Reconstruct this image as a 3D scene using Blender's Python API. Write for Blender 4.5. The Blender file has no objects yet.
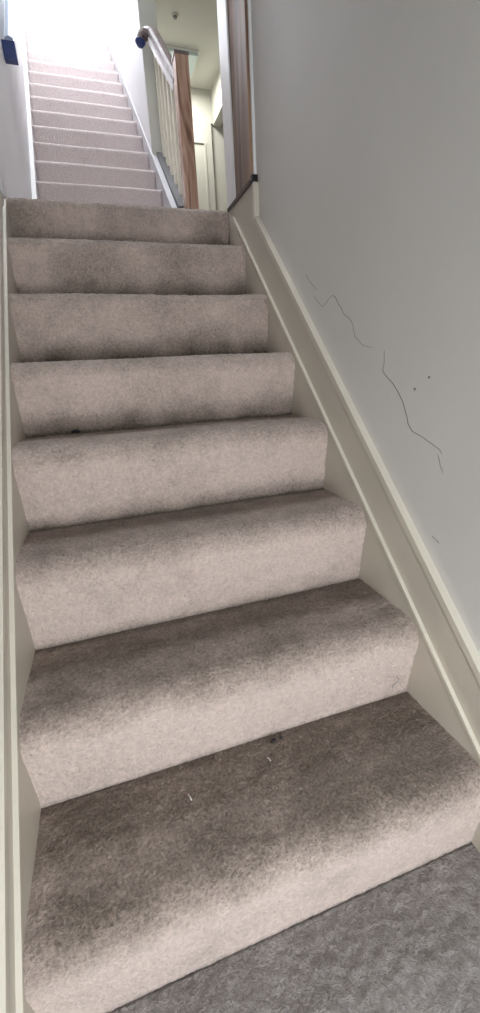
import bpy, bmesh, math, random
import numpy as np
from mathutils import Vector, Matrix, noise
random.seed(7)
C = bpy.context.scene
COL = C.collection

# ------------------------------------------------------------------ measurements (metres)
W = 0.776                                   # width between the two stair strings
YR = [0.0, 0.208, 0.412, 0.600, 0.803, 0.998, 1.197, 1.372]      # riser lines, lower flight
ZR = [0.190, 0.377, 0.574, 0.767, 0.952, 1.142, 1.336, 1.497]    # tread heights, lower flight
ZL = 1.497                                  # landing height
UX0, UX1 = 0.0176, 0.797                    # upper flight between its strings
UY = [2.426 + 0.213 * i + 0.015 for i in range(14)]
UZ = [1.71 + 0.19 * i for i in range(14)]
LC = 2.40  # unseen lower ceiling, lowered to keep skylight off the lower treads
HC = 3.92                                   # hall ceiling
TOPC = 6.6
YB = 6.5                                    # far wall at the top of the stairs
XH = 1.87                                   # right wall of the hall
YH = 5.2                                    # far wall of the hall

# ------------------------------------------------------------------ materials
def new_mat(name):
    m = bpy.data.materials.new(name); m.use_nodes = True
    nt = m.node_tree; b = nt.nodes['Principled BSDF']
    return m, nt, b

def N(nt, t, **kw):
    n = nt.nodes.new(t)
    for k, v in kw.items():
        if k in n.inputs: n.inputs[k].default_value = v
        else: setattr(n, k, v)
    return n

def pos(nt, scale=(1, 1, 1)):
    g = N(nt, 'ShaderNodeNewGeometry'); mp = N(nt, 'ShaderNodeMapping')
    mp.inputs['Scale'].default_value = scale
    nt.links.new(g.outputs['Position'], mp.inputs['Vector'])
    return mp.outputs['Vector']

def ramp(nt, fac, stops):
    r = N(nt, 'ShaderNodeValToRGB')
    e = r.color_ramp.elements
    while len(e) < len(stops): e.new(0.5)
    for el, (p, c) in zip(e, stops):
        el.position = p; el.color = (*c, 1) if len(c) == 3 else c
    nt.links.new(fac, r.inputs['Fac'])
    return r.outputs['Color']

def mix(nt, fac, a, b, mode='MIX'):
    m = nt.nodes.new('ShaderNodeMix'); m.data_type = 'RGBA'; m.blend_type = mode
    for sock, v in ((m.inputs[0], fac), (m.inputs[6], a), (m.inputs[7], b)):
        if isinstance(v, (int, float)): sock.default_value = v
        elif isinstance(v, tuple): sock.default_value = (*v, 1)
        else: nt.links.new(v, sock)
    return m.outputs[2]

def paint(name, col, rough=.5, bump=.05, scale=60, mottle=.06, spec=.4):
    m, nt, b = new_mat(name)
    p = pos(nt)
    n1 = N(nt, 'ShaderNodeTexNoise', Scale=3.0, Detail=4.0); nt.links.new(p, n1.inputs['Vector'])
    dark = tuple(c * (1 - mottle) for c in col); lite = tuple(min(1, c * (1 + mottle * .5)) for c in col)
    c = ramp(nt, n1.outputs['Fac'], [(.3, dark), (.7, lite)])
    nt.links.new(c, b.inputs['Base Color'])
    n2 = N(nt, 'ShaderNodeTexNoise', Scale=float(scale), Detail=3.0); nt.links.new(p, n2.inputs['Vector'])
    bp = N(nt, 'ShaderNodeBump', Strength=bump, Distance=.004); nt.links.new(n2.outputs['Fac'], bp.inputs['Height'])
    nt.links.new(bp.outputs['Normal'], b.inputs['Normal'])
    b.inputs['Roughness'].default_value = rough
    b.inputs['Specular IOR Level'].default_value = spec
    return m

def carpet(name, clean, soiled_shaded, blotch=.5, fine=1.0):
    m, nt, b = new_mat(name)
    p = pos(nt)
    at = N(nt, 'ShaderNodeAttribute', attribute_name='soil_shade')
    # broken edge to the soiling and painted shade
    big = N(nt, 'ShaderNodeTexNoise', Scale=7.0, Detail=6.0, Roughness=.62); nt.links.new(p, big.inputs['Vector'])
    mid = N(nt, 'ShaderNodeTexNoise', Scale=34.0, Detail=5.0, Roughness=.65); nt.links.new(p, mid.inputs['Vector'])
    a1 = N(nt, 'ShaderNodeMath', operation='MULTIPLY_ADD'); nt.links.new(big.outputs['Fac'], a1.inputs[0]); a1.inputs[1].default_value = blotch * 1.5; a1.inputs[2].default_value = -blotch * .75
    a2 = N(nt, 'ShaderNodeMath', operation='MULTIPLY_ADD'); nt.links.new(mid.outputs['Fac'], a2.inputs[0]); a2.inputs[1].default_value = .5; a2.inputs[2].default_value = -.25
    s1 = N(nt, 'ShaderNodeMath', operation='ADD'); nt.links.new(a1.outputs[0], s1.inputs[0]); nt.links.new(at.outputs['Fac'], s1.inputs[1])
    s2 = N(nt, 'ShaderNodeMath', operation='ADD', use_clamp=True); nt.links.new(s1.outputs[0], s2.inputs[0]); nt.links.new(a2.outputs[0], s2.inputs[1])
    base = mix(nt, s2.outputs[0], clean, soiled_shaded)
    # tuft speckle
    f = N(nt, 'ShaderNodeTexNoise', Scale=190.0, Detail=3.0, Roughness=.7); nt.links.new(p, f.inputs['Vector'])
    sp = ramp(nt, f.outputs['Fac'], [(.32, (.50, .48, .46)), (.50, (1, 1, 1)), (.68, (1.5, 1.47, 1.44))])
    f2 = N(nt, 'ShaderNodeTexNoise', Scale=110.0, Detail=4.0, Roughness=.7); nt.links.new(p, f2.inputs['Vector'])
    sp2 = ramp(nt, f2.outputs['Fac'], [(.3, (.80, .79, .78)), (.65, (1.06, 1.06, 1.06))])
    fs = N(nt, 'ShaderNodeMath', operation='MULTIPLY_ADD', use_clamp=True); nt.links.new(s2.outputs[0], fs.inputs[0]); fs.inputs[1].default_value = .8; fs.inputs[2].default_value = .2
    c = mix(nt, fs.outputs[0], base, sp, 'MULTIPLY'); c = mix(nt, .8, c, sp2, 'MULTIPLY')
    # small dark specks of dirt
    v = N(nt, 'ShaderNodeTexVoronoi', Scale=38.0); nt.links.new(p, v.inputs['Vector'])
    vs = ramp(nt, v.outputs['Distance'], [(.05, (.35, .3, .27)), (.09, (1, 1, 1))])
    c = mix(nt, .5, c, vs, 'MULTIPLY')
    nt.links.new(c, b.inputs['Base Color'])
    b.inputs['Roughness'].default_value = .95
    b.inputs['Specular IOR Level'].default_value = .1
    b.inputs['Sheen Weight'].default_value = .25
    b.inputs['Sheen Roughness'].default_value = .6
    ad = N(nt, 'ShaderNodeMath', operation='ADD'); nt.links.new(f.outputs['Fac'], ad.inputs[0]); nt.links.new(f2.outputs['Fac'], ad.inputs[1])
    bp = N(nt, 'ShaderNodeBump', Strength=1.0, Distance=.006); nt.links.new(ad.outputs[0], bp.inputs['Height'])
    nt.links.new(bp.outputs['Normal'], b.inputs['Normal'])
    return m

def wood(name, c1, c2, c3, rough=.3, sc=(14, 14, 1.2)):
    m, nt, b = new_mat(name)
    p = pos(nt, sc)
    n1 = N(nt, 'ShaderNodeTexNoise', Scale=1.6, Detail=3.0, Distortion=1.4); nt.links.new(p, n1.inputs['Vector'])
    w = N(nt, 'ShaderNodeTexWave', Scale=1.3, Distortion=9.0, Detail=3.0, wave_type='BANDS', bands_direction='DIAGONAL')
    w.inputs['Detail Scale'].default_value = 1.2
    nt.links.new(p, w.inputs['Vector'])
    c = ramp(nt, w.outputs['Fac'], [(.0, c1), (.22, c2), (.6, c3), (1, c2)])
    c = mix(nt, .5, c, ramp(nt, n1.outputs['Fac'], [(.35, c1), (.65, c3)]))
    nt.links.new(c, b.inputs['Base Color'])
    b.inputs['Roughness'].default_value = rough
    bp = N(nt, 'ShaderNodeBump', Strength=.12, Distance=.003); nt.links.new(w.outputs['Fac'], bp.inputs['Height'])
    nt.links.new(bp.outputs['Normal'], b.inputs['Normal'])
    return m

def plain(name, col, rough=.5, metal=0.0, emit=None):
    m, nt, b = new_mat(name)
    b.inputs['Base Color'].default_value = (*col, 1); b.inputs['Roughness'].default_value = rough
    b.inputs['Metallic'].default_value = metal
    if emit: b.inputs['Emission Color'].default_value = (*emit[0], 1); b.inputs['Emission Strength'].default_value = emit[1]
    return m

M = {}
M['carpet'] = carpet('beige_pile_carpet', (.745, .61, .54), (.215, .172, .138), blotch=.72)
M['carpet_floor'] = carpet('grey_pile_carpet', (.41, .385, .37), (.19, .175, .165))
M['carpet_up'] = carpet('beige_pile_carpet_upper', (.78, .69, .68), (.42, .36, .35), blotch=.3)
M['wall'] = paint('cool_white_wall_paint', (.70, .685, .65), .55, .08, 90, .04, .35)
M['wall_up'] = paint('white_wall_paint', (.78, .78, .79), .6, .05, 90, .03)
M['hall'] = paint('cream_hall_paint', (.58, .58, .515), .6, .05, 90, .03)
M['string'] = paint('cream_gloss_paint', (.60, .55, .465), .42, .10, 45, .08, .45)
M['bead'] = paint('worn_cream_moulding_paint', (.68, .64, .54), .40, .1, 60, .10, .5)
M['white'] = paint('white_gloss_paint', (.80, .80, .79), .3, .03, 60, .03, .5)
M['whitegrey'] = paint('grey_white_paint', (.56, .56, .58), .4, .03, 60, .05, .4)  # greyer white for the right upper string
M['baluster'] = paint('ivory_gloss_paint', (.90, .86, .72), .35, .03, 60, .03, .5)
M['greyrail'] = paint('grey_paint', (.14, .138, .14), .6, .1, 80, .15, .3)
M['darkwood'] = wood('dark_stained_wood', (.018, .009, .008), (.13, .07, .05), (.40, .26, .17), .5, (4, 4.5, .4))
M['newelwood'] = wood('brown_stained_wood', (.16, .08, .055), (.45, .26, .18), (.66, .45, .34), .20, (12, 12, 1))
M['railwood'] = wood('grey_brown_wood', (.07, .05, .05), (.17, .13, .12), (.25, .2, .19), .3)
M['navy'] = plain('dark_navy_lacquer', (.015, .035, .15), .4)
M['bluegrey'] = plain('blue_grey_gloss', (.42, .50, .62), .35)
M['beadwhite'] = plain('white_metal_bead', (.9, .9, .9), .35)
M['black'] = plain('black_rubber', (.01, .01, .012), .5)
M['crack'] = plain('dark_crack', (.20, .18, .17), .9)
M['mark'] = plain('grey_scuff', (.20, .19, .18), .9)
M['lint'] = plain('pale_lint', (.75, .73, .68), .9)
M['edge'] = paint('dark_carpet_binding', (.15, .12, .11), .9, .5, 300, .2, .1)
M['fixture'] = plain('frosted_glass_lit', (.50, .60, .57), .25, 0, ((.75, .95, .9), .04))
M['detector'] = plain('grey_plastic', (.22, .22, .20), .5)
M['plastic'] = plain('white_plastic', (.75, .75, .72), .4)
M['glass'] = None
g, nt, b = new_mat('window_glass')
tr_ = N(nt, 'ShaderNodeBsdfTransparent'); gl_ = N(nt, 'ShaderNodeBsdfGlossy'); gl_.inputs['Roughness'].default_value = .02
fr_ = N(nt, 'ShaderNodeFresnel', IOR=1.45); mx_ = N(nt, 'ShaderNodeMixShader')
nt.links.new(fr_.outputs[0], mx_.inputs[0]); nt.links.new(tr_.outputs[0], mx_.inputs[1]); nt.links.new(gl_.outputs[0], mx_.inputs[2])
nt.links.new(mx_.outputs[0], nt.nodes['Material Output'].inputs['Surface'])
M['glass'] = g

# ------------------------------------------------------------------ helpers
def link(name, bm, mat, parent=None, smooth=False, bevel=0, at=None):
    """mesh built in world coordinates; its origin goes to `at` (or the bottom centre)"""
    me = bpy.data.meshes.new(name)
    if bevel:
        bmesh.ops.bevel(bm, geom=[e for e in bm.edges if e.is_manifold and e.calc_face_angle(0) > .5], offset=bevel, segments=2, profile=.6, affect='EDGES')
    bmesh.ops.recalc_face_normals(bm, faces=bm.faces)
    if at is None and parent is not None: at = parent.location.copy()
    if at is None:
        xs = [v.co for v in bm.verts]
        at = Vector(((min(v.x for v in xs) + max(v.x for v in xs)) / 2, (min(v.y for v in xs) + max(v.y for v in xs)) / 2, min(v.z for v in xs)))
    at = Vector(at)
    bmesh.ops.translate(bm, verts=bm.verts, vec=-at)
    bm.to_mesh(me); bm.free()
    me.materials.append(mat)
    if smooth:
        for p in me.polygons: p.use_smooth = True
    o = bpy.data.objects.new(name, me); COL.objects.link(o)
    if parent is not None:
        o.parent = parent; o.location = at - world_loc(parent)
    else: o.location = at
    return o

def world_loc(o):
    l = o.location.copy()
    while o.parent: o = o.parent; l += o.location
    return l

def box(bm, x0, x1, y0, y1, z0, z1):
    v = [bm.verts.new((x, y, z)) for x in (x0, x1) for y in (y0, y1) for z in (z0, z1)]
    for f in ((0, 1, 3, 2), (4, 6, 7, 5), (0, 4, 5, 1), (2, 3, 7, 6), (0, 2, 6, 4), (1, 5, 7, 3)):
        bm.faces.new([v[i] for i in f])
    return bm

def B(*a):
    bm = bmesh.new(); box(bm, *a); return bm

def prism_x(pts, x0, x1):
    """polygon in (y,z) extruded along x"""
    bm = bmesh.new()
    a = [bm.verts.new((x0, y, z)) for y, z in pts]; b_ = [bm.verts.new((x1, y, z)) for y, z in pts]
    bm.faces.new(a); bm.faces.new(b_[::-1])
    n = len(pts)
    for i in range(n): bm.faces.new((a[i], b_[i], b_[(i + 1) % n], a[(i + 1) % n]))
    return bm

def sweep(path, prof, caps=True):
    """prof: list of (side, up) offsets; path: list of (point, side vec, up vec)"""
    bm = bmesh.new(); rings = []
    for p, s, u in path:
        rings.append([bm.verts.new(Vector(p) + Vector(s) * a + Vector(u) * b_) for a, b_ in prof])
    n = len(prof)
    for r0, r1 in zip(rings, rings[1:]):
        for i in range(n): bm.faces.new((r0[i], r0[(i + 1) % n], r1[(i + 1) % n], r1[i]))
    if caps: bm.faces.new(rings[0][::-1]); bm.faces.new(rings[-1])
    return bm

def tube(pts, r, seg=6):
    path = []
    for i, p in enumerate(pts):
        a = Vector(pts[max(0, i - 1)]); c = Vector(pts[min(len(pts) - 1, i + 1)])
        t = (c - a).normalized(); s = t.cross(Vector((.3, .2, .93))).normalized(); u = s.cross(t)
        rr = r[i] if isinstance(r, (list, tuple)) else r
        path.append((p, s * rr, u * rr))
    prof = [(math.cos(2 * math.pi * k / seg), math.sin(2 * math.pi * k / seg)) for k in range(seg)]
    return sweep(path, prof)

def thing(name, label, cat, loc, group=None):
    o = bpy.data.objects.new(name, None); COL.objects.link(o); o.location = loc
    o.empty_display_size = .1
    o['label'] = label; o['category'] = cat
    if group: o['group'] = group
    return o

def tag(o, label, cat, group=None):
    o['label'] = label; o['category'] = cat
    if group: o['group'] = group
    return o

def struct(name, bm, mat, label, smooth=False, bevel=0):
    o = link(name, bm, mat, None, smooth, bevel); o['kind'] = 'structure'; o['label'] = label; o['category'] = name.split('_')[0]
    return o

# ------------------------------------------------------------------ carpeted steps
def step_profile(y0, z0, z1, y1, n, rad, ds):
    """(y, z, soil) from riser foot up over the nosing to the back of the tread"""
    pts = []
    nose_y = y0 - n
    zc = z1 - rad; yc = nose_y + rad
    P = [(y0 + .004, z0 - .012), (y0, z0)]
    # riser, gently bowed outwards as it climbs
    k = 14
    for i in range(1, k + 1):
        t = i / k
        P.append((y0 + (nose_y - y0) * (t ** 1.3), z0 + (zc - z0) * t))
    for i in range(1, 11):
        a = math.pi - (math.pi / 2) * i / 10
        P.append((yc + rad * math.cos(a), zc + rad * math.sin(a)))
    P.append((y1 - .004, z1 - .001)); P.append((y1 + .018, z1 - .004))
    # resample
    L = [0]
    for a, b_ in zip(P, P[1:]): L.append(L[-1] + math.hypot(b_[0] - a[0], b_[1] - a[1]))
    m = max(8, int(L[-1] / ds)); out = []
    for i in range(m + 1):
        s = L[-1] * i / m
        j = max(q for q in range(len(L)) if L[q] <= s + 1e-9); j = min(j, len(P) - 2)
        t = (s - L[j]) / max(1e-9, L[j + 1] - L[j])
        out.append((P[j][0] + (P[j + 1][0] - P[j][0]) * t, P[j][1] + (P[j + 1][1] - P[j][1]) * t))
    return out

def make_step(k, y0, z0, z1, y1, x0, x1, parent, mat, ds, dx, soil_t, soil_foot, n=.020, rad=.030, amp=.0024, foot_h=.05):
    prof = step_profile(y0, z0, z1, y1, n, rad, ds)
    nx = max(2, int((x1 - x0) / dx))
    bm = bmesh.new(); lay = bm.verts.layers.float.new('soil_shade')
    grid = []
    for i in range(nx + 1):
        x = x0 + (x1 - x0) * i / nx; row = []
        for j, (y, z) in enumerate(prof):
            a = prof[max(0, j - 1)]; b_ = prof[min(len(prof) - 1, j + 1)]
            ty, tz = b_[0] - a[0], b_[1] - a[1]; l = math.hypot(ty, tz) or 1
            ny, nz = -tz / l, ty / l
            big = noise.noise(Vector((x * 3.1 + k * 7, y * 5, z * 5))) * .0035
            fine = noise.noise(Vector((x * 160, y * 160, z * 160))) * amp + noise.noise(Vector((x * 60, y * 60, z * 60))) * amp * .9
            edge = 1 if 0 < i < nx else 0
            sink = 0
            if j in (0, 1, len(prof) - 1): big = fine = 0
            if z < z1 - rad: big *= min(1, max(0, (z - z0) / .05)); fine *= .5 + .5 * min(1, max(0, (z - z0) / .03))
            q = (big + fine) * edge + sink
            v = bm.verts.new((x, y + ny * q, z + nz * q))
            # carpet tone: traffic soil on the tread, grime at the foot of the riser
            up = max(0, nz)
            tr = soil_t * min(1, max(0, (z - (z1 - rad * 1.5)) / (rad * 1.45))) ** 1.5  # traffic soil with shading painted in, fading over the nosing
            side = min(1, min(x - x0, x1 - x) / .05)
            side = .80 + .20 * side
            fw = foot_h * (1 + .7 * noise.noise(Vector((x * 7, k * 3.3, 0)))) * (.65 + .6 * min(1, max(0, (x - x0) / (x1 - x0))))
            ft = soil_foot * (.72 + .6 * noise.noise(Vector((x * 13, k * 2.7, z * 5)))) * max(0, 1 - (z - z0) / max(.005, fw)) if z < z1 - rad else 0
            crease = .55 * max(0, 1 - (y1 - y) / .02) if z > z1 - rad else 0  # darker line along the joint of tread and riser
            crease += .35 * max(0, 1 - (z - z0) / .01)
            grime_shade = (0, 0, 0, .05, .12, .22, .30, .32)[k] if k < 8 else 0  # light falloff up the flight painted into the risers, with blotchy grime
            tr = max(tr, grime_shade * (1 + 1.5 * noise.noise(Vector((x * 6, k * 5.1, z * 7)))))
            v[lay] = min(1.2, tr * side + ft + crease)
            row.append(v)
        grid.append(row)
    for r0, r1 in zip(grid, grid[1:]):
        for j in range(len(prof) - 1): bm.faces.new((r0[j], r1[j], r1[j + 1], r0[j + 1]))
    # close the body so that the step is solid (sides, back and underside)
    yb = y1 + .018
    for row in (grid[0], grid[-1]):
        x = row[0].co.x
        c = bm.verts.new((x, yb, z0 - .012)); bm.faces.new([*row, c])
    return link('step', bm, mat, parent, smooth=True)

def flight_board(pts, x0, x1, mat, parent, name='stringer', bevel=0.002):
    return link(name, prism_x(pts, x0, x1), mat, parent, bevel=bevel)

# ---- lower flight
low = thing('staircase', 'lower carpeted staircase rising from the foreground floor to the landing', 'staircase', (W / 2, 0, 0))
soilT = [.92, .86, .74, .62, .55, .6, .6, .55]
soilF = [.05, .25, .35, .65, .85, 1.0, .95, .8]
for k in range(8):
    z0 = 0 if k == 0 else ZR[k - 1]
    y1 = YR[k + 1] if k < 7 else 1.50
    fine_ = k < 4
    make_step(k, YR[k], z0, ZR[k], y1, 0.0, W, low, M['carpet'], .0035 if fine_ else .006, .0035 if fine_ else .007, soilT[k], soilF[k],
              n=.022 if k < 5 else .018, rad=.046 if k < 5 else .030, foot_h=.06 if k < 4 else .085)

def zi(y): return .195 + .965 * y           # top of the lower board
def zo(y): return .320 + .978 * y           # top of the skirting band, right side
ys, ye = -.06, 1.355
# right string: lower board beside the steps (lower face flush), skirting band on top of it, beads
rs = flight_board([(-.10, -.02), (0, -.05), (ye, ZL - .45), (ye, ZL - .008), (1.09, ZL - .008), (1.09, zo(1.09)), (-.10, zo(-.10))], W + .003, W + .017, M['string'], low)
rb = link('lower_board', prism_x([(-.07, -.02), (0, -.05), (ye, ZL - .45), (ye, min(ZL - .01, zi(ye))), (-.07, zi(-.07))], W - .003, W + .004), M['string'], rs, bevel=.001, at=rs.location + low.location)
def pitch_bar(y0, y1, zf, x0, x1, th):
    return prism_x([(y0, zf(y0) - th / 2), (y1, zf(y1) - th / 2), (y1, zf(y1) + th / 2), (y0, zf(y0) + th / 2)], x0, x1)
link('moulding', pitch_bar(-.07, 1.30, zi, W - .006, W + .006, .010), M['bead'], rs, bevel=.0025, at=rs.location + low.location)
link('moulding', pitch_bar(-.10, 1.085, zo, W + .0, W + .019, .020), M['bead'], rs, bevel=.005, at=rs.location + low.location)
# left string
def zol(y): return .262 + .955 * y
ls = flight_board([(-.10, -.02), (0, -.05), (ye, ZL - .45), (ye, ZL - .002), (1.30, ZL - .002), (1.29, zol(1.29)), (-.10, zol(-.10))], -.017, -.003, M['string'], low)
link('lower_board', prism_x([(-.07, -.02), (0, -.05), (ye, ZL - .45), (ye, min(ZL - .01, zi(ye))), (-.07, zi(-.07))], -.004, .003), M['string'], ls, bevel=.001, at=ls.location + low.location)
link('moulding', pitch_bar(-.07, 1.29, zi, -.006, .005, .009), M['bead'], ls, bevel=.0025, at=ls.location + low.location)
link('moulding', pitch_bar(-.10, 1.28, zol, -.019, .0, .016), M['bead'], ls, bevel=.004, at=ls.location + low.location)

# ---- upper flight
upf = thing('staircase', 'upper carpeted staircase climbing from the landing into bright daylight', 'staircase', ((UX0 + UX1) / 2, UY[0], ZL))
for k in range(14):
    z0 = ZL if k == 0 else UZ[k - 1]
    y1 = UY[k + 1] if k < 13 else UY[k] + .18
    make_step(k + 20, UY[k], z0, UZ[k], y1, UX0, UX1, upf, M['carpet_up'], .012, .02, .25, .12, n=.018, rad=.016, amp=.0006)
pu = .19 / .213
def zu(y): return UZ[0] + (y - UY[0] + .018) * pu
yt = UY[13]
for side, (a, b_) in (('l', (.0, UX0 + .001)), ('r', (UX1 - .001, UX1 + .033))):
    sm_ = M['white'] if side == 'l' else M['whitegrey']
    h = .055 if side == 'l' else .050
    y0_ = UY[0] - .03
    s_ = flight_board([(y0_, ZL), (y0_ + .25, ZL), (yt, zu(yt) - .30), (yt, zu(yt) + h), (y0_, zu(y0_) + h)], a, b_, sm_, upf)
    link('moulding', pitch_bar(y0_, yt, lambda y: zu(y) + h, (a if side == 'l' else a - .004), (b_ + .006 if side == 'l' else a + .012), .016), sm_, s_, bevel=.003, at=s_.location + upf.location)

# ------------------------------------------------------------------ balustrade on the right of the upper flight
bal = thing('balustrade', 'wooden newel post with sloping handrail and ivory balusters beside the upper stairs', 'balustrade', (.90, 2.49, ZL))
# newel
bm = bmesh.new(); box(bm, .862, .938, 2.452, 2.528, ZL, 2.585)
link('newel_post', bm, M['newelwood'], bal, bevel=.004)
bm = bmesh.new(); box(bm, .858, .942, 2.448, 2.532, 2.585, 2.598)
link('newel_cap', bm, M['railwood'], bal, bevel=.004)
# base rail: broad sloping cap on the string
def zb(y): return 1.868 + (y - 2.50) * .865
link('base_rail', prism_x([(2.528, ZL), (2.528, zb(2.528)), (3.135, zb(3.135)), (3.135, zb(3.135) - .42)], .830, .935), M['greyrail'], bal, bevel=.002)
# handrail with a wreathed end against the wall corner
r0 = Vector((.892, 2.528, 2.500)); r1 = Vector((.858, 2.99, 2.975))
d = (r1 - r0).normalized(); side = Vector((1, 0, 0)); up = side.cross(d).normalized()
if up.z < 0: up = -up
prof = [(-.030, -.016), (-.034, .002), (-.030, .016), (-.016, .027), (.016, .027), (.030, .016), (.034, .002), (.030, -.016)]
path = [(r0, side, up)]
for i in range(1, 9): path.append((r0 + (r1 - r0) * i / 8, side, up))
cur = r1.copy(); dd = d.copy()
for i in range(1, 13):
    a = i / 12
    # turns up level, then to the left and down round the corner
    dirv = (d * (1 - a) + Vector((-.75, .25, .0)) * math.sin(a * math.pi) * 1.1 + Vector((-.25, -.1, -1.0)) * a * a * 1.3).normalized()
    cur = cur + dirv * .0105
    s_ = Vector((dirv.y, -dirv.x, 0)); s_ = (side * (1 - a) + (s_.normalized() if s_.length > .1 else side) * a).normalized()
    u_ = s_.cross(dirv).normalized()
    if i == 1 and u_.dot(up) < 0: pass
    if u_.dot(path[-1][2]) < 0: u_ = -u_
    path.append((cur.copy(), s_, u_))
hr = link('handrail', sweep(path, prof), M['railwood'], bal, smooth=False)
fp = [(p - u * .028 - s * .012, s, u) for p, s, u in path[:9]]
link('fillet', sweep(fp, [(-.024, -.013), (-.024, .013), (.028, .013), (.028, -.013)]), M['white'], bal)
link('end_cap', tube([cur + Vector((0, 0, .012)), cur + Vector((-.002, 0, -.004)), cur + Vector((-.006, -.002, -.022))], [.030, .034, .020], 14), M['navy'], bal, smooth=True)
def railz(y): return r0.z + (y - r0.y) * (r1.z - r0.z) / (r1.y - r0.y) - .035
bw = .016
ybs = [2.550 + .108 * i for i in range(6)]
for y in ybs:
    x = .884
    b_ = bmesh.new()
    zt = railz(y)
    vs = [b_.verts.new((x + sx * bw, y + sy * bw, z)) for sx, sy in ((-1, -1), (1, -1), (1, 1), (-1, 1)) for z in (zb(y + sy * bw) - .004, zt + sy * bw)]
    for i in range(4):
        j = (i + 1) % 4; b_.faces.new((vs[2 * i], vs[2 * j], vs[2 * j + 1], vs[2 * i + 1]))
    b_.faces.new([vs[0], vs[2], vs[4], vs[6]]); b_.faces.new([vs[7], vs[5], vs[3], vs[1]])
    link('baluster', b_, M['baluster'], bal, bevel=.0015)

# ------------------------------------------------------------------ handrail on the left wall of the upper flight
wh = thing('handrail', 'blue-grey wall handrail with dark navy end at the left of the upper stairs', 'handrail', (.04, 2.45, 2.42))
a0 = Vector((.034, 2.36, 2.448)); a1 = Vector((.036, 5.2, 2.475 + 2.8 * pu))
dv = (a1 - a0).normalized(); s_ = Vector((1, 0, 0)); u_ = s_.cross(dv); u_ = u_ if u_.z > 0 else -u_
pr = [(-.018, -.03), (-.022, 0), (-.018, .026), (0, .034), (.018, .026), (.022, 0), (.018, -.03)]
link('rail', sweep([(a0 + dv * .03, s_, u_), (a1, s_, u_)], pr), M['bluegrey'], wh)
bm = bmesh.new(); box(bm, .001, .058, 2.34, 2.385, 2.395, 2.462)
link('return_end', bm, M['navy'], wh, bevel=.010)
for yy in (2.9, 3.9, 4.9):
    zz = a0.z + (yy - a0.y) * pu
    link('bracket', tube([(.001, yy, zz - .07), (.02, yy, zz - .07), (.034, yy, zz - .055), (.036, yy, zz - .03)], .006, 8), M['plastic'], wh, smooth=True)

# ------------------------------------------------------------------ room shell
T = .12
# floors
def carpet_slab(name, x0, x1, y0, y1, z, label, mat, d, amp=.0034):
    bm = bmesh.new(); lay = bm.verts.layers.float.new('soil_shade')
    nx = int((x1 - x0) / d); ny = int((y1 - y0) / d); g_ = []
    for i in range(nx + 1):
        row = []
        for j in range(ny + 1):
            x = x0 + (x1 - x0) * i / nx; y = y0 + (y1 - y0) * j / ny
            h = noise.noise(Vector((x * 150, y * 150, 3))) * amp + noise.noise(Vector((x * 55, y * 55, 9))) * amp - amp
            if i in (0, nx) or j in (0, ny): h = -.002
            v = bm.verts.new((x, y, z + h)); v[lay] = .35 + .25 * noise.noise(Vector((x * 4, y * 4, 1)))
            row.append(v)
        g_.append(row)
    for r_, q_ in zip(g_, g_[1:]):
        for j in range(ny): bm.faces.new((r_[j], q_[j], q_[j + 1], r_[j + 1]))
    zb_ = z - .05
    c = [bm.verts.new((x, y, zb_)) for x, y in ((x0, y0), (x1, y0), (x1, y1), (x0, y1))]
    bm.faces.new(c)
    bm.faces.new([r_[0] for r_ in g_] + [c[1], c[0]]); bm.faces.new([r_[-1] for r_ in g_][::-1] + [c[3], c[2]])
    bm.faces.new(g_[-1] + [c[2], c[1]]); bm.faces.new(g_[0][::-1] + [c[0], c[3]])
    return struct(name, bm, mat, label, smooth=True)
carpet_slab('floor', -.018, .80, -.62, 0.0, 0.0, 'grey pile carpet floor in front of the lowest stair', M['carpet_floor'], .0045)
struct('floor', B(-.018, .80, -1.3, -.62, -.05, -.002), M['carpet_floor'], 'carpeted passage floor behind the viewpoint')
struct('floor', B(.0, .776, 1.504, 2.44, ZL - .2, ZL - .001), M['carpet_up'], 'carpeted landing between the two flights of stairs')
struct('floor', B(.778, XH + 1.2, 1.365, YH, ZL - .2, ZL - .001), M['carpet_up'], 'hall floor beyond the newel post')
struct('floor', B(UX0, UX1, UY[13] + .186, YB, UZ[13] - .1, UZ[13] - .001), M['carpet_up'], 'carpeted floor at the top of the upper stairs')

# lower walls
struct('wall_right', prism_x([(-1.3, -.05), (-.1, -.05), (0, -.1), (1.37, ZL - .5), (1.37, ZL - .012), (1.105, ZL - .012), (1.105, LC), (-1.3, LC)], W + .018, W + .018 + T), M['wall'], 'cracked grey-white wall on the right of the lower stairs')
struct('wall_left', prism_x([(-1.3, -.05), (-.1, -.05), (0, -.1), (1.37, ZL - .5), (1.37, ZL), (1.105, ZL), (1.105, LC), (-1.3, LC)], -.018 - T, -.018), M['wall'], 'grey-white wall on the left of the lower stairs')
struct('wall_left', prism_x([(1.371, ZL - .5), (YB, ZL - .5), (YB, TOPC), (1.106, TOPC), (1.106, ZL + .001), (1.371, ZL + .001)], -.018 - T, -.018), M['wall_up'], 'white wall along the left of the landing and the upper stairs')
# skim of wall level with the left string above the landing
struct('wall_left', prism_x([(1.36, ZL), (2.396, ZL), (2.396, ZL + .24), (YB, UZ[13] + .1), (YB, TOPC), (1.36, TOPC)], -.0175, -.0005), M['wall_up'], 'white wall beside the upper stairs on the left')
# right side beyond the wall corner: stub wall with its boards
struct('wall_right', B(W + .022, W + .018 + T, 1.106, 1.365, ZL - .0, TOPC), M['wall_up'], 'end of the wall faced with a dark wood board')
struct('wall_hall', B(W + .018 + T, XH + 1.3, 1.245, 1.365, ZL - .2, HC), M['hall'], 'near wall of the hall beyond the landing')
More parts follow.
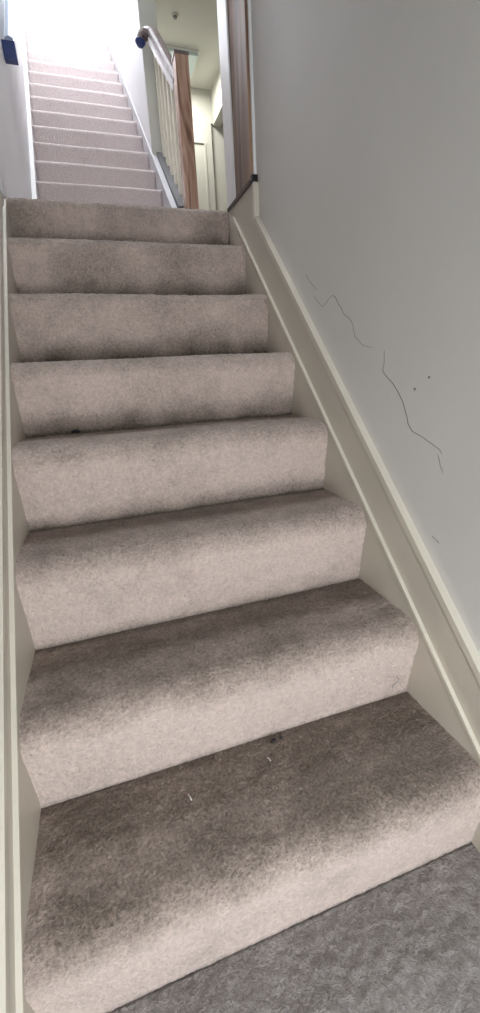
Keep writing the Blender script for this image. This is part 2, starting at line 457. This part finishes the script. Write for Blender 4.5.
# upper right wall of the stair (from the end of the balustrade)
struct('wall_right', B(.800, .915, 3.14, YB, ZL, TOPC), M['wall_up'], 'white wall on the right of the upper stairs')
struct('wall_right', B(.800, .915, 1.366, 3.139, HC, TOPC), M['wall_up'], 'wall above the balustrade opening')
# hall walls
struct('wall_back', B(.916, XH + 1.2, YH, YH + T, ZL, HC), M['hall'], 'cream far wall of the hall holding the panel door')
struct('wall_hall', B(XH, XH + .09, 1.366, 3.6, ZL, HC), M['hall'], 'cream right wall of the hall')
struct('wall_hall', B(XH, XH + .09, 3.6, YH - .001, 3.59, HC), M['hall'], 'cream wall over the dark doorway in the hall')
struct('wall_hall', B(XH + 1.1, XH + 1.2, 1.366, YH - .001, ZL, HC), M['hall'], 'wall of the dim room beyond the hall doorway')
struct('ceiling', B(.916, XH + 1.2, 1.245, YH + T, HC + .001, HC + .1), M['hall'], 'cream ceiling of the hall')
sy0, sy1, sx0, sx1 = 2.7, 4.3, .10, .70  # opening for an unseen skylight, added to light the upper flight
for q_, l_ in (((-.14, .916, 1.0, sy0), 'high ceiling over the landing'), ((-.14, .916, sy1, YB + T), 'high ceiling near the top window'), ((-.14, sx0, sy0, sy1), 'ceiling strip left of the added skylight'), ((sx1, .916, sy0, sy1), 'ceiling strip right of the added skylight')):
    struct('ceiling', B(*q_, TOPC + .001, TOPC + .1), M['wall_up'], l_)
bm = bmesh.new()
for q_ in ((sx0, sx0 + .03, sy0, sy1), (sx1 - .03, sx1, sy0, sy1), (sx0 + .03, sx1 - .03, sy0, sy0 + .03), (sx0 + .03, sx1 - .03, sy1 - .03, sy1)):
    box(bm, *q_, TOPC + .02, TOPC + .08)
wf2 = struct('window_added', bm, M['white'], 'added skylight over the upper stairs', bevel=.003)
link('pane', B(sx0 + .03, sx1 - .03, sy0 + .03, sy1 - .03, TOPC + .05, TOPC + .056), M['glass'], wf2)
struct('ceiling', B(-.14, .916, -1.4, 1.104, LC + .001, LC + .1), M['wall_up'], 'ceiling over the lower stairs')
struct('wall_front', B(-.14, .916, 1.0, 1.104, LC + .1, TOPC), M['wall_up'], 'wall over the lower ceiling')
# far wall at top with window opening
wx0, wx1, wz0, wz1 = .06, .74, 4.42, 6.35
struct('wall_back', B(-.02, .80, YB, YB + T, ZL, wz0), M['wall_up'], 'white wall under the window at the top of the stairs')
struct('wall_back', B(-.02, .80, YB, YB + T, wz1, TOPC), M['wall_up'], 'white wall over the window at the top of the stairs')
struct('wall_back', B(-.02, wx0, YB, YB + T, wz0, wz1), M['wall_up'], 'white pier left of the top window')
struct('wall_back', B(wx1, .80, YB, YB + T, wz0, wz1), M['wall_up'], 'white pier right of the top window')
bm = bmesh.new()
for a in ((wx0, wx0 + .04, wz0, wz1), (wx1 - .04, wx1, wz0, wz1), (wx0 + .04, wx1 - .04, wz0, wz0 + .04), (wx0 + .04, wx1 - .04, wz1 - .04, wz1), ):
    box(bm, a[0], a[1], YB + .03, YB + .08, a[2], a[3])
wf = struct('window_1', bm, M['white'], 'bright window at the top of the upper stairs', bevel=.003)
link('pane', B(wx0 + .04, wx1 - .04, YB + .05, YB + .056, wz0 + .04, wz1 - .04), M['glass'], wf)

# front of the passage, behind the viewpoint: glazed entrance door
struct('wall_front', B(-.14, .06, -1.4, -1.3, -.05, LC), M['wall'], 'wall beside the entrance door')
struct('wall_front', B(.72, .916, -1.4, -1.3, -.05, LC), M['wall'], 'wall on the other side of the entrance door')
struct('wall_front', B(.06, .72, -1.4, -1.3, 2.0, LC), M['wall'], 'wall over the entrance door')
bm = bmesh.new()
for a in ((.06, .12, 0, 2.0), (.54, .72, 0, 2.0), (.12, .54, 0, .12), (.12, .54, 1.0, 2.0)):
    box(bm, a[0], a[1], -1.38, -1.33, a[2], a[3])
df = struct('door_1', bm, M['white'], 'glazed entrance door behind the viewpoint', bevel=.003)
link('pane', B(.12, .54, -1.36, -1.354, .12, 1.0), M['glass'], df)

# ------------------------------------------------------------------ trims at the wall corner above the stairs
x_ = W
struct('trim_1', B(x_ + .001, x_ + .022, 1.108, 1.268, ZL + .004, TOPC - .5), M['darkwood'], 'dark grained wood board on the end of the right wall', bevel=.002)
struct('trim_2', B(x_ - .004, x_ + .022, 1.269, 1.362, ZL + .004, TOPC - .5), M['white'], 'white casing board left of the dark wood board', bevel=.004)
struct('trim_3', B(x_ + .009, x_ + .022, 1.099, 1.1065, ZL + .012, TOPC - .5), M['beadwhite'], 'thin white corner bead between dark wood and grey wall', bevel=.003)
bf = link('bead_foot', B(x_ - .001, x_ + .021, 1.090, 1.1065, ZL - .008, ZL + .012), M['black'], None, bevel=.002)
tag(bf, 'small black foot cap under the white corner bead', 'cap')
struct('trim_4', B(x_ + .000, x_ + .022, 1.086, 1.104, 1.385, ZL - .012), M['bead'], 'short cream vertical bead under the black cap', bevel=.003)
struct('trim_5', B(x_ - .004, x_ + .002, 1.108, 1.366, ZL - .007, ZL + .003), M['edge'], 'dark carpet edge of the landing along the wood board', bevel=.003)
struct('trim_6', B(.802, .915, 3.132, 3.1395, ZL + .5, HC), M['hall'], 'cream end face of the wall beyond the balusters')

# ------------------------------------------------------------------ hall door, light and detector
dz = 3.60
door = struct('door_2', B(1.06, 1.84, YH - .035, YH - .004, ZL + .005, dz), M['hall'], 'cream panel door in the far wall of the hall', bevel=.003)
for (px0, px1, pz0, pz1) in ((1.14, 1.40, 2.55, 3.42), (1.50, 1.76, 2.55, 3.42), (1.14, 1.40, 1.7, 2.40), (1.50, 1.76, 1.7, 2.40)):
    bm = bmesh.new()
    for q in ((px0, px1, pz0, pz0 + .018), (px0, px1, pz1 - .018, pz1), (px0, px0 + .018, pz0 + .018, pz1 - .018), (px1 - .018, px1, pz0 + .018, pz1 - .018)):
        box(bm, q[0], q[1], YH - .047, YH - .034, q[2], q[3])
    link('panel', bm, M['hall'], door, bevel=.003)
struct('trim_7', B(.99, 1.866, YH - .03, YH - .001, dz + .003, dz + .07), M['hall'], 'cream casing over the hall door', bevel=.004)

cl = thing('ceiling_light', 'square frosted ceiling light behind the top of the newel post', 'ceiling light', (1.44, 4.80, HC))
link('frame', B(1.27, 1.61, 4.64, 4.96, HC - .015, HC), M['plastic'], cl, bevel=.004)
link('diffuser', B(1.28, 1.60, 4.65, 4.95, HC - .04, HC - .015), M['fixture'], cl, bevel=.012)
sd = thing('smoke_detector', 'small grey round detector on the hall ceiling', 'smoke detector', (1.311, 4.279, HC))
def disc(c, r0_, r1_, z0, z1, seg=24):
    bm = bmesh.new()
    a = [bm.verts.new((c[0] + r0_ * math.cos(t), c[1] + r0_ * math.sin(t), z0)) for t in [2 * math.pi * i / seg for i in range(seg)]]
    b_ = [bm.verts.new((c[0] + r1_ * math.cos(t), c[1] + r1_ * math.sin(t), z1)) for t in [2 * math.pi * i / seg for i in range(seg)]]
    for i in range(seg): bm.faces.new((a[i], a[(i + 1) % seg], b_[(i + 1) % seg], b_[i]))
    bm.faces.new(a[::-1]); bm.faces.new(b_); return bm
link('base', disc((1.311, 4.279),   .028, .034, HC - .010, HC), M['hall'], sd)
link('sensor', disc((1.311, 4.279), .014, .020, HC - .025, HC - .010), M['detector'], sd)

# ------------------------------------------------------------------ cracks and marks on the right wall
XW = W + .018
def wobble(pts, n=7, amp=.0022):
    q = [pts[0]] + list(pts) + [pts[-1]]; sm = []
    for a, b_, c, e in zip(q, q[1:], q[2:], q[3:]):
        for i in range(4):
            t = i / 4
            sm.append(tuple(.5 * (2 * b_[j] + (c[j] - a[j]) * t + (2 * a[j] - 5 * b_[j] + 4 * c[j] - e[j]) * t * t + (3 * b_[j] - a[j] - 3 * c[j] + e[j]) * t ** 3) for j in (0, 1)))
    pts = sm + [pts[-1]]; n = 2
    out = []
    for a, b_ in zip(pts, pts[1:]):
        for i in range(n):
            t = i / n; y = a[0] + (b_[0] - a[0]) * t; z = a[1] + (b_[1] - a[1]) * t
            out.append((y + noise.noise(Vector((y * 60, z * 60, 1))) * amp, z + noise.noise(Vector((y * 60, z * 60, 5))) * amp))
    out.append(pts[-1]); return out
from_px = {}
c1 = [(.752, 1.150), (.725, 1.127), (.683, 1.096)]
c2 = [(.700, 1.085), (.657, 1.056), (.630, 1.062), (.597, 1.070), (.550, 1.025), (.512, 1.000), (.497, .968), (.460, .944), (.428, .937)]
c3 = [(.384, .928), (.381, .905), (.383, .886), (.350, .862), (.322, .836), (.300, .800), (.284, .772), (.258, .763), (.225, .752), (.205, .744), (.196, .736)]
c4 = [(.205, .735), (.200, .722), (.190, .700)]
def make_crack(pts, r, label):
    P = wobble(pts)
    rr = [r * (.55 + .45 * math.sin(math.pi * (i + .6) / (len(P) + .2))) for i in range(len(P))]
    o = link('crack', tube([(XW - .0001, y, z) for y, z in P], rr, 5), M['crack'])
    return tag(o, label, 'crack')
make_crack(c1, .0005, 'faint uppermost crack in the grey wall paint above the longer cracks')
make_crack(c2, .0006, 'hooked middle crack in the grey wall paint')
make_crack(c3, .0008, 'longest crack snaking down the grey wall')
make_crack(c4, .0006, 'short spur at the lower end of the longest crack')
def mark(y, z, s, label, seed):
    rnd = random.Random(seed); bm = bmesh.new()
    n = 9; c = []
    for i in range(n):
        a = 2 * math.pi * i / n; r = s * (.5 + rnd.random() * .7)
        c.append((y + r * math.cos(a), z + r * math.sin(a) * .8))
    bm = prism_x(c, XW - .0006, XW + .0002)
    return tag(link('scuff_mark', bm, M['mark'], None), label, 'mark')
mark(.281, .851, .0045, 'dark chip mark on the grey wall right of the long crack', 3)
mark(.245, .873, .003, 'faint small scuff higher up right of the dark chip', 5)
tag(link('scratch', tube([(XW - .0001, .20, .57), (XW - .0001, .180, .562)], .0007, 5), M['mark']), 'short pencil-like scratch low on the grey wall', 'scratch')

# ------------------------------------------------------------------ lint and crumbs lying on the carpet
def blob(name, pts, r, mat, label, cat, group=None):
    return tag(link(name, tube(pts, r, 6), mat, smooth=True), label, cat, group)
zt = ZR[0]
blob('crumb', [(.431, .186, zt + .003), (.436, .190, zt + .005), (.441, .192, zt + .003)], [.002, .0036, .002], M['black'], 'black crumb against the second riser, left one of the pair', 'crumb')
blob('crumb', [(.450, .189, zt + .003), (.453, .191, zt + .004), (.456, .192, zt + .003)], [.0015, .0028, .0015], M['black'], 'smaller black crumb just right of the larger one', 'crumb')
blob('crumb', [(.118, .790, ZR[3] + .004), (.128, .790, ZR[3] + .006), (.140, .790, ZR[3] + .004)], [.003, .005, .003], M['black'], 'black crumb at the back of the fourth tread on the left', 'crumb')
blob('thread', [(.252, .140, zt + .002), (.254, .134, zt + .004), (.256, .127, zt + .002)], .0011, M['lint'], 'short white thread lying on the lowest tread', 'thread')
blob('thread', [(.410, .160, zt + .002), (.413, .155, zt + .004), (.414, .150, zt + .002)], .0010, M['lint'], 'tiny pale thread under the black crumbs', 'thread')
ry = YR[1] - .008
blob('thread', [(.728, ry - .006, .252), (.736, ry - .006, .246), (.733, ry - .005, .238), (.724, ry - .004, .232), (.722, ry - .004, .226)], .0007, M['mark'], 'fine grey curled thread clinging to the second riser at the right', 'thread')

# ------------------------------------------------------------------ light
def area(name, loc, rot, sx, sy, power, col):
    l = bpy.data.lights.new(name, 'AREA'); l.shape = 'RECTANGLE'; l.size = sx; l.size_y = sy; l.energy = power; l.color = col
    o = bpy.data.objects.new(name, l); COL.objects.link(o); o.location = loc; o.rotation_euler = rot; return o
R = math.radians
area('daylight_top_window', ((wx0 + wx1) / 2, YB + .16, (wz0 + wz1) / 2), (R(-90), 0, 0), wx1 - wx0, wz1 - wz0, 165, (.93, .95, 1.0))
area('daylight_entrance', (.33, -1.42, .56), (R(90), 0, 0), .50, .86, 25, (.95, .975, 1.0))
area('added_skylight_fill', ((sx0 + sx1) / 2, (sy0 + sy1) / 2, TOPC + .13), (0, 0, 0), sx1 - sx0, sy1 - sy0, 235, (.93, .95, 1.0))  # lamp of the added skylight, brightens upper treads and risers
area('hall_lamp', (1.44, 4.80, HC - .045), (0, 0, 0), .30, .28, 15, (1.0, .98, .93))
area('side_room_light', (XH + 1.0, 2.6, 2.8), (R(90), 0, R(90)), 1.0, 1.2, 6, (1.0, .98, .9))  # area light inside the windowless side room, aimed into the hall

w = bpy.data.worlds.new('World'); C.world = w; w.use_nodes = True
w.node_tree.nodes['Background'].inputs[0].default_value = (.75, .85, 1, 1)
w.node_tree.nodes['Background'].inputs[1].default_value = 3.0

# ------------------------------------------------------------------ camera
yaw, pit, rol = .3010, .3123, -.0545
f = 414.8433
cp, sp, cy, sy = math.cos(pit), math.sin(pit), math.cos(yaw), math.sin(yaw)
fwd = Vector((sy * cp, cy * cp, -sp)); rt = Vector((cy, -sy, 0)); upv = rt.cross(fwd)
c_, s_ = math.cos(rol), math.sin(rol)
X = c_ * rt + s_ * upv; Y = -s_ * rt + c_ * upv; Z = -fwd
cam = bpy.data.cameras.new('camera'); co = bpy.data.objects.new('camera', cam); COL.objects.link(co)
m = Matrix(((X.x, Y.x, Z.x), (X.y, Y.y, Z.y), (X.z, Y.z, Z.z))).to_4x4(); m.translation = Vector((.2046, -.4171, .9003))
co.matrix_world = m
cam.sensor_fit = 'VERTICAL'; cam.sensor_height = 36; cam.lens = f * 36 / 1013; cam.clip_start = .02
C.camera = co
C.view_settings.view_transform = 'Standard'; C.view_settings.look = 'None'; C.view_settings.exposure = 0; C.view_settings.gamma = 1
C.view_settings.use_curve_mapping = False
